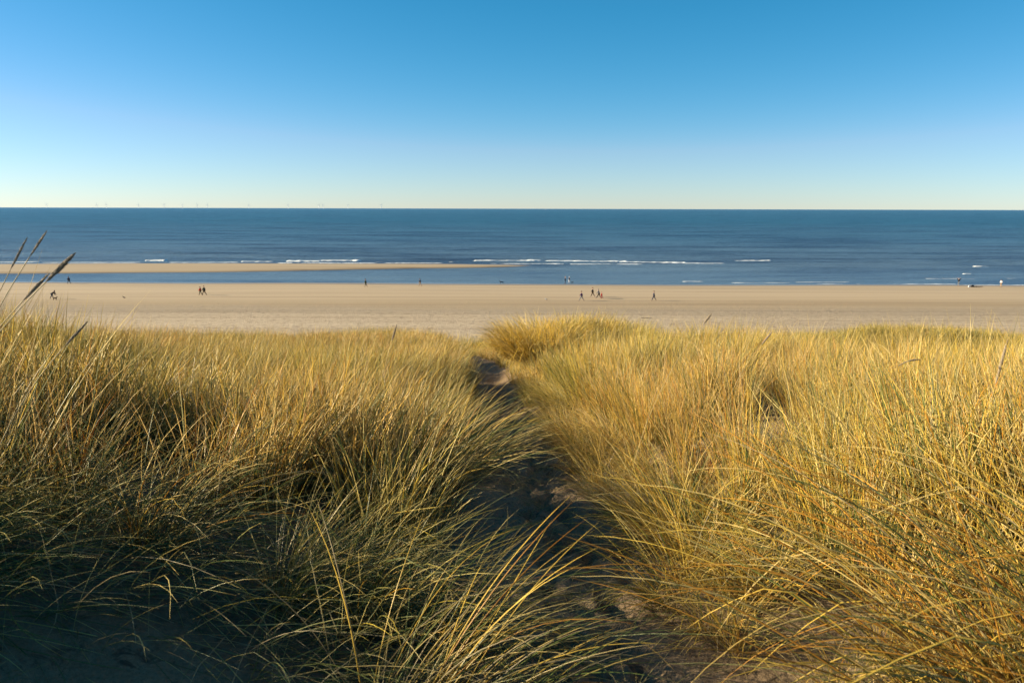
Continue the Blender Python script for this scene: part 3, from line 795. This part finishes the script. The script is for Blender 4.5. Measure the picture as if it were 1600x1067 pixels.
def person(px, row, label, jacket, trousers, hair='brown', face=-1, stride=26, height=1.75, arms='walk', bend=0, pos=None, sunk=0.0, extra=None, hat=None):
    """face: -1 walks to the left of the photo, +1 to the right; built facing +x then turned"""
    g = on_surface(px, row, beach_z) if pos is None else pos
    S = height / 1.75
    e = bpy.data.objects.new('person', None); COL.objects.link(e)
    e.location = (g.x, g.y, g.z - sunk)
    e.rotation_euler = (0, 0, (0 if face > 0 else math.pi) + (0.12 if face > 0 else -0.12) + (extra or 0))
    s = R(stride)
    tl, sl = 0.44, 0.43
    hipz_leg = lambda a, kn: tl * math.cos(a) + sl * math.cos(a - kn)
    aF, kF, aB, kB = s * 0.95, R(6) if stride else 0.02, -s * 0.62, R(26) if stride > 12 else 0.02
    hz = max(hipz_leg(aF, kF), hipz_leg(aB, kB)) + 0.075
    hip = Vector((0, 0, hz))
    b = R(bend)
    tdir = Vector((math.sin(b + R(3 if stride else 0)), 0, math.cos(b + R(3 if stride else 0))))
    chest = hip + tdir * 0.30; neck = hip + tdir * 0.50
    head = neck + Vector((math.sin(b * 0.8) * 0.17 + 0.02, 0, math.cos(b * 0.8) * 0.17)); top = head + Vector((math.sin(b * .5) * .08, 0, 0.09))
    J, E, Rr = [hip, hip + tdir * 0.15, chest, neck, neck + (head - neck) * 0.45, head, top], [(0, 1), (1, 2), (2, 3), (3, 4), (4, 5), (5, 6)], [(0.15, 0.11), (0.14, 0.10), (0.165, 0.11), (0.085, 0.075), 0.055, 0.088, 0.075]
    def add(p, r, parent):
        J.append(Vector(p)); Rr.append(r); E.append((parent, len(J) - 1)); return len(J) - 1
    nose = add(head + Vector((0.10, 0, -0.01)), 0.014, 5)
    arm_pts, leg_pts = [], []
    for sd, (ua, fa) in ((1, (s * 0.9, 18)), (-1, (-s * 0.9, 18))):
        sh = neck + Vector((0, 0.185 * sd, -0.045))
        up = R(0)
        if arms == 'up':
            el = sh + Vector((0.10, 0.20 * sd, 0.16)); wr = el + Vector((0.05, -0.10 * sd, 0.21))
        elif arms == 'down':
            el = sh + Vector((0.12, 0.02 * sd, -0.26)); wr = el + Vector((0.12, 0, -0.22))
        elif arms == 'pockets':
            el = sh + Vector((-0.07, 0.06 * sd, -0.27)); wr = el + Vector((0.15, -0.05 * sd, -0.19))
        else:
            a = ua; el = sh + Vector((math.sin(a) * 0.29, 0.03 * sd, -math.cos(a) * 0.29)); a2 = a + R(fa)
            wr = el + Vector((math.sin(a2) * 0.25, 0, -math.cos(a2) * 0.25))
        i = add(sh, 0.062, 3); i = add(el, 0.045, i); i = add(wr, 0.028, i)
        dv = (wr - el).normalized(); palm = wr + dv * 0.07; ip = add(palm, (0.036, 0.018), i)
        sidev = Vector((dv.z, 0, -dv.x))
        if sidev.length < .1: sidev = Vector((1, 0, 0))
        for q, ln in zip((-1.2, -0.4, 0.4, 1.2), (0.065, 0.078, 0.072, 0.055)):
            k1 = add(palm + sidev * 0.017 * q + dv * (0.02 + ln * .5), 0.0085, ip); add(palm + sidev * 0.018 * q + dv * (0.02 + ln) + Vector((0, -0.015 * sd, 0)), 0.0075, k1)
        k1 = add(wr + dv * 0.035 + sidev * 0.042, 0.010, i); add(wr + dv * 0.075 + sidev * 0.055, 0.008, k1)
        arm_pts.append((sh, el, wr))
    for sd, (a, kn) in ((1, (aF, kF)), (-1, (aB, kB))):
        hp = hip + Vector((0, 0.09 * sd, -0.03)); kp = hp + Vector((math.sin(a) * tl, 0, -math.cos(a) * tl))
        an = kp + Vector((math.sin(a - kn) * sl, 0, -math.cos(a - kn) * sl))
        toe = an + (Vector((0.17, 0.01 * sd, -0.02)) if a > 0 or stride < 5 else Vector((0.14, 0, -0.07)))
        i = add(hp, 0.085, 0); i = add(kp, 0.056, i); i = add(an, 0.038, i); add(toe, 0.03, i)
        leg_pts.append((hp, kp, an, toe))
    sc = Matrix.Scale(S, 4)
    def fin(name, me, mat, parent=e):
        me.transform(sc); me.materials.clear(); me.materials.append(mat)
        for p in me.polygons: p.use_smooth = True
        o = bpy.data.objects.new(name, me); COL.objects.link(o); o.parent = parent; return o
    body = fin('body', skin_mesh('body', J, E, Rr, 1), M_SKIN)
    # jacket
    jj = [hip - tdir * 0.12, hip + tdir * 0.1, chest, neck - tdir * 0.01]; jr = [(0.195, 0.15), (0.185, 0.14), (0.205, 0.145), (0.105, 0.095)]; je = [(0, 1), (1, 2), (2, 3)]
    for (sh, el, wr) in arm_pts:
        k = len(jj); jj += [sh, el, wr]; jr += [0.092, 0.072, 0.052]; je += [(3, k), (k, k + 1), (k + 1, k + 2)]
    fin('jacket', skin_mesh('jacket', jj, je, jr, 1), cloth(jacket, C_[jacket]))
    tj = [hip + tdir * 0.02]; tr = [(0.165, 0.13)]; te = []
    for (hp, kp, an, toe) in leg_pts:
        k = len(tj); tj += [hp, kp, an + (kp - an) * 0.12]; tr += [0.105, 0.078, 0.062]; te += [(0, k), (k, k + 1), (k + 1, k + 2)]
    fin('trousers', skin_mesh('trousers', tj, te, tr, 1), cloth(trousers, C_[trousers]))
    for (hp, kp, an, toe) in leg_pts:
        fin('shoe', skin_mesh('shoe', [an + Vector((-0.04, 0, -0.03)), an + (toe - an) * 0.5 + Vector((0, 0, -0.015)), toe], [(0, 1), (1, 2)], [0.052, 0.05, 0.038], 1), cloth('black' if not sunk else 'tan', C_['black' if not sunk else 'tan']))
    hm = ellipsoid(head + Vector((-0.022, 0, 0.035)), (0.105, 0.098, 0.115))
    fin('hat' if hat else 'hair', hm, cloth(hat or hair, C_.get(hat or hair)))
    tag(e, label, 'person')
    return e

person(108, 443.6, 'person in dark blue jacket walking at the far left by the channel', 'navy', 'black', face=-1, stride=24)
person(81.5, 467, 'person in dark clothes bending forward on the sand at far left', 'black', 'navy', face=1, stride=14, bend=48, arms='down')
person(313.3, 461.2, 'person in bright red jacket, left one of the strolling pair', 'red', 'olive', face=-1, stride=16, height=1.66)
person(319.3, 461.2, 'person in dark green jacket walking right behind the red jacket', 'green', 'brown', face=-1, stride=26, height=1.82)
person(571.6, 448.3, 'lone walker in dark green coat near the channel, left of centre', 'green', 'olive', face=-1, stride=14, height=1.75)
person(656.5, 447.0, 'lone walker in navy coat and tan trousers near the channel', 'navy', 'tan', face=-1, stride=18, height=1.7)
person(883.0, 443.4, 'left one of two people at the water edge, all in navy', 'navy', 'navy', face=1, stride=6, height=1.75, arms='pockets', hair='tan')
person(889.3, 442.9, 'person in black coat and pale trousers at the water edge with a dog', 'black', 'white', face=1, stride=14, height=1.65, hat='white')
person(908.6, 469.9, 'walker in dark purple coat, nearest of the middle walkers', 'purple', 'grey', face=-1, stride=31, height=1.8)
person(926.0, 463.6, 'walker in black coat behind the purple coat, legs apart', 'black', 'brown', face=-1, stride=26, height=1.8)
person(935.8, 466.2, 'person in grey hooded jacket striding just left of the red clad child', 'grey', 'black', face=-1, stride=36, height=1.85, bend=10, hat='grey')
person(940.2, 466.6, 'child in red coat walking close behind the grey jacket', 'red', 'darkred', face=-1, stride=22, height=1.25, hat='darkred')
person(1021.6, 469.6, 'lone walker in navy coat with hands in pockets right of the middle group', 'navy', 'navy', face=-1, stride=27, height=1.8, arms='pockets')
person(1497.5, 446.6, 'person in black top and grey trousers raising both arms by the surf', 'black', 'grey', face=1, stride=4, height=1.72, arms='up', extra=0.9, hair='tan')
person(1563.8, 448.2, 'person in white top standing at the wet edge on the far right', 'white', 'tan', face=1, stride=6, height=1.6, arms='pockets', extra=0.6)

def dog(px, row, label, col, L=0.75, face=1, legs=True):
    g = on_surface(px, row, beach_z)
    e = bpy.data.objects.new('dog', None); COL.objects.link(e); e.location = g; e.rotation_euler = (0, 0, 0 if face > 0 else math.pi)
    J = [(-.28, 0, .46), (0, 0, .47), (.25, 0, .46), (.38, 0, .58), (.48, 0, .66), (.60, 0, .63), (.67, 0, .62), (-.40, 0, .50), (-.55, 0, .62)]
    E = [(0, 1), (1, 2), (2, 3), (3, 4), (4, 5), (5, 6), (0, 7), (7, 8)]
    Rr = [.10, .105, .13, .075, .075, .045, .03, .03, .018]
    J = [Vector(j) for j in J]
    for sd in (1, -1):
        for (root, pts) in ((0, [(-.27, .08, .36), (-.20, .09, .27), (-.36, .09, .15), (-.32, .09, .02), (-.27, .09, .015)]), (2, [(.26, .08, .36), (.22, .09, .22), (.27, .09, .11), (.26, .09, .02), (.31, .09, .015)])):
            p = root
            for q, r_ in zip(pts, (.07, .045, .026, .022, .022)):
                J.append(Vector((q[0], q[1] * sd, q[2]))); Rr.append(r_); E.append((p, len(J) - 1)); p = len(J) - 1
        J.append(Vector((.44, .06 * sd, .73))); Rr.append(.02); E.append((4, len(J) - 1))
    me = skin_mesh('body', J, E, Rr, 1); me.transform(Matrix.Scale(L, 4)); me.materials.clear(); me.materials.append(cloth('dog' + col, C_[col]))
    o = bpy.data.objects.new('body', me); COL.objects.link(o); o.parent = e
    cm = skin_mesh('collar', [Vector((.33, 0, .52)) * L, Vector((.37, 0, .56)) * L], [(0, 1)], [.088 * L, .086 * L], 1); cm.materials.clear(); cm.materials.append(cloth('darkred', C_['darkred']))
    o = bpy.data.objects.new('collar', cm); COL.objects.link(o); o.parent = e
    tag(e, label, 'dog')
dog(784.0, 443.6, 'dark dog alone on the sand at the channel edge, left of the couple', 'black', 0.95, -1)
dog(893.8, 443.0, 'small dark dog beside the person in pale trousers', 'black', 0.62, 1)
dog(86.0, 469.0, 'brown dog at the feet of the bending person', 'brown', 0.85, 1)

def bird(px, row, label, body, wing, L=1.0):
    g = on_surface(px, row, beach_z)
    e = bpy.data.objects.new('bird', None); COL.objects.link(e); e.location = g; e.rotation_euler = (0, 0, 2.9)
    def f(n, J, E, Rr, mat):
        me = skin_mesh(n, [Vector(j) * L for j in J], E, [r * L for r in Rr], 1); me.materials.clear(); me.materials.append(mat)
        o = bpy.data.objects.new(n, me); COL.objects.link(o); o.parent = e
    f('body', [(-.22, 0, .17), (-.08, 0, .2), (.08, 0, .22), (.15, 0, .30), (.19, 0, .36), (.23, 0, .36)], [(0, 1), (1, 2), (2, 3), (3, 4), (4, 5)], [.015, .075, .08, .045, .045, .02], cloth('b' + body, C_[body]))
    for s in (1, -1):
        f('wing', [(.08, .075 * s, .23), (-.1, .07 * s, .21), (-.28, .03 * s, .17)], [(0, 1), (1, 2)], [.035, .04, .01], cloth('b' + wing, C_[wing]))
        f('leg', [(0, .03 * s, .14), (0, .03 * s, .0), (.04, .03 * s, .0)], [(0, 1), (1, 2)], [.012, .009, .009], cloth('tan', C_['tan']))
    f('beak', [(.23, 0, .355), (.30, 0, .34)], [(0, 1)], [.013, .006], cloth('tan', C_['tan']))
    tag(e, label, 'bird')
bird(194.0, 467.0, 'dark bird standing alone on the damp sand right of the bending person', 'black', 'black', 1.25)
bird(853.5, 469.6, 'white and grey gull on the sand left of the purple walker', 'white', 'grey', 1.1)

# bags by the surf on the right, drift line twigs
def bag(px, row, label, key, size, name='bag'):
    g = on_surface(px, row, beach_z)
    bm = bmesh.new(); bmesh.ops.create_cube(bm, size=1)
    bmesh.ops.subdivide_edges(bm, edges=bm.edges[:], cuts=3, use_grid_fill=True)
    for v in bm.verts:
        t = v.co.z + 0.5; k = 1 - 0.35 * t * t
        v.co = Vector((v.co.x * size[0] * k, v.co.y * size[1] * k, t * size[2])) + Vector((vnoise(v.co.x * 3, v.co.z * 3, 5), vnoise(v.co.y * 3, v.co.z * 3, 6), 0)) * 0.03
    bmesh.ops.smooth_vert(bm, verts=bm.verts[:], factor=0.6)
    e = bpy.data.objects.new(name, None); COL.objects.link(e); e.location = g
    me = bpy.data.meshes.new('bag_body'); bm.to_mesh(me); bm.free(); me.materials.append(cloth(key, C_[key]))
    o = bpy.data.objects.new('bag_body', me); COL.objects.link(o); o.parent = e
    a = np.linspace(0, math.pi, 9); pts = np.stack([np.cos(a) * size[0] * 0.22, a * 0, size[2] * 0.9 + np.sin(a) * size[2] * 0.3], -1)
    V, F = tube(pts, np.full(9, 0.015), 5); link_mesh('handle', mesh_np('handle', V, F), cloth(key + 'h', C_['black']), e)
    tag(e, label, 'bag')
bag(1514.6, 448.6, 'small white bag lying on the sand near the raised arms person', 'white', (0.42, 0.3, 0.34))
bag(1519.5, 448.4, 'black bag lying between the white bag and the driftwood', 'black', (0.6, 0.4, 0.42))
def driftwood(px, row, label, length, r, seed):
    g = on_surface(px, row, beach_z); rr = np.random.RandomState(seed)
    n = 12; t = np.linspace(0, 1, n)
    pts = np.stack([(t - .5) * length, 0.06 * rr.randn(n).cumsum() * length / 4, r * 0.8 + 0.02 * rr.randn(n)], -1)
    e = bpy.data.objects.new('driftwood', None); COL.objects.link(e); e.location = g
    wm = plain('drift_wood', (0.05, 0.04, 0.03), 0.9, 0.2, 0.3, 8) if 'drift_wood' not in bpy.data.materials else bpy.data.materials['drift_wood']
    V, F = tube(pts, r * (1 - 0.6 * t) * (1 + .2 * rr.randn(n)), 7); link_mesh('trunk', mesh_np('trunk', V, F), wm, e)
    for k in (4, 8):
        p = pts[k]; q = p + np.array([0.12 * length, 0.1 * length * (1 if k == 4 else -1), r * 1.2])
        bp_ = np.array([p, (p + q) / 2 + [0, 0, r * .5], q]); V, F = tube(bp_, np.array([r * .45, r * .35, r * .15]), 5)
        link_mesh('branch', mesh_np('branch', V, F), wm, e)
    tag(e, label, 'driftwood')
driftwood(1527.0, 448.8, 'long dark piece of driftwood at the water edge on the right', 2.4, 0.11, 1)
driftwood(1010.0, 497.2, 'dark twisted stick on the dry sand above the right hand grass', 1.5, 0.05, 2)
driftwood(628.0, 496.5, 'small dark twig on the dry sand left of the path end', 0.7, 0.035, 3)

# ---------------------------------------------------------------- wind farm and boat far out at sea
M_TURB = plain('turbine_paint', (0.78, 0.80, 0.82), 0.6, 0.3, 0.03, 0.01)
def turbine_meshes():
    z = np.linspace(-2, 70, 6); V, F = tube(np.stack([z * 0, z * 0, z], -1), np.linspace(3.2, 2.0, 6), 8); tower = mesh_np('tower', V, F); tower.materials.append(M_TURB)
    V, F = tube(np.array([[0, -6, 71.5], [0, -5.5, 71.5], [0, 5, 71.5], [0, 6, 71.5]]) + np.array([[0.0, 0, 0], [0, 0, 0], [0.01, 0, 0], [0.01, 0, 0]]), np.array([0.5, 2.6, 2.6, 0.5]), 8); nac = mesh_np('nacelle', V, F); nac.materials.append(M_TURB)
    r = np.array([0, 3, 10, 25, 45.0]); w = np.array([1.6, 2.0, 3.4, 2.2, 0.6])
    Vb = [(s * w[i] / 2, d, r[i]) for i in range(5) for (s, d) in ((-1, -.3), (1, -.3), (1, .3), (-1, .3))]
    Fb = [(4 * i + j, 4 * i + (j + 1) % 4, 4 * i + 4 + (j + 1) % 4, 4 * i + 4 + j) for i in range(4) for j in range(4)]
    bl = mesh_np('blade', Vb, Fb, False); bl.materials.append(M_TURB)
    return tower, nac, bl
TW, NC, BL = turbine_meshes()
tr_ = random.Random(5)
D = 14500.0
ORD = ['at the far left end of the row, above the highest grass tip', 'second from the left end of the row on the horizon', 'third from the left in the row on the horizon', 'fourth from the left, left of the red jacket pair',
       'fifth from the left in the row on the horizon', 'sixth from the left in the row on the horizon', 'seventh from the left, straight above the red jacket pair', 'eighth from the left in the row on the horizon',
       'ninth from the left in the row on the horizon', 'fifth from the right end of the row on the horizon', 'left one of the closest two turbines on the horizon', 'right one of the closest two turbines on the horizon',
       'second from the right, above the lone green coat walker', 'at the right end of the row on the horizon']
for i, px in enumerate([70, 140, 179, 213, 257.5, 284, 313, 331, 387, 445, 492.5, 499.5, 547, 592]):
    p = at(px, 326, D)
    e = bpy.data.objects.new('wind_turbine', None); COL.objects.link(e); e.location = (p.x, D + tr_.uniform(-300, 300), 0); e.rotation_euler = (0, 0, tr_.uniform(-.2, .2))
    tag(e, 'offshore wind turbine ' + ORD[i], 'wind turbine', 'wind turbines along the horizon')
    for nm, me in (('tower', TW), ('nacelle', NC)):
        o = bpy.data.objects.new(nm, me); COL.objects.link(o); o.parent = e
    a0 = tr_.uniform(0, 2)
    for k in range(3):
        o = bpy.data.objects.new('blade', BL); COL.objects.link(o); o.parent = e
        o.location = (0, -7, 71.5); o.rotation_euler = (0, a0 + k * 2 * math.pi / 3, 0)
def boat():
    x, y = sea0(853.5, 328.6)
    e = bpy.data.objects.new('boat', None); COL.objects.link(e); e.location = (x, y, 0); k = 1.6
    M_W = plain('white_hull', (0.8, 0.8, 0.78), 0.4, 0.4, 0.05, 1)
    V = []; 
    for (xx, w_) in ((-6, 1.8), (-2, 2.1), (3, 1.7), (7, 0.15)):
        V += [(xx * k, -w_ * k, 1.8 * k + max(0, xx) * .12), (xx * k * .95, -w_ * .5 * k, -0.4), (xx * k * .95, w_ * .5 * k, -0.4), (xx * k, w_ * k, 1.8 * k + max(0, xx) * .12)]
    F = [(4 * i + j, 4 * i + 4 + j, 4 * i + 5 + j, 4 * i + 1 + j) for i in range(3) for j in range(3)] + [(0, 1, 2, 3), (12, 15, 14, 13)] + [(4 * i + 3, 4 * i + 7, 4 * i + 4, 4 * i) for i in range(3)]
    link_mesh('hull', mesh_np('hull', V, F, False), M_W, e)
    bm = bmesh.new(); bmesh.ops.create_cube(bm, size=1)
    for v in bm.verts: v.co = Vector((v.co.x * 5 * (0.75 if v.co.z > 0 else 1) - 1, v.co.y * 2.6, 4.2 + v.co.z * 2.8))
    me = bpy.data.meshes.new('cabin'); bm.to_mesh(me); bm.free(); link_mesh('cabin', me, M_W, e)
    V, F = tube([(-1, 0, 5), (-1, 0, 8), (-1, 0.01, 10.5)], np.array([.15, .12, .08]), 6); link_mesh('mast', mesh_np('mast', V, F), M_W, e)
    tag(e, 'tiny white boat just below the horizon near the centre', 'boat')
boat()
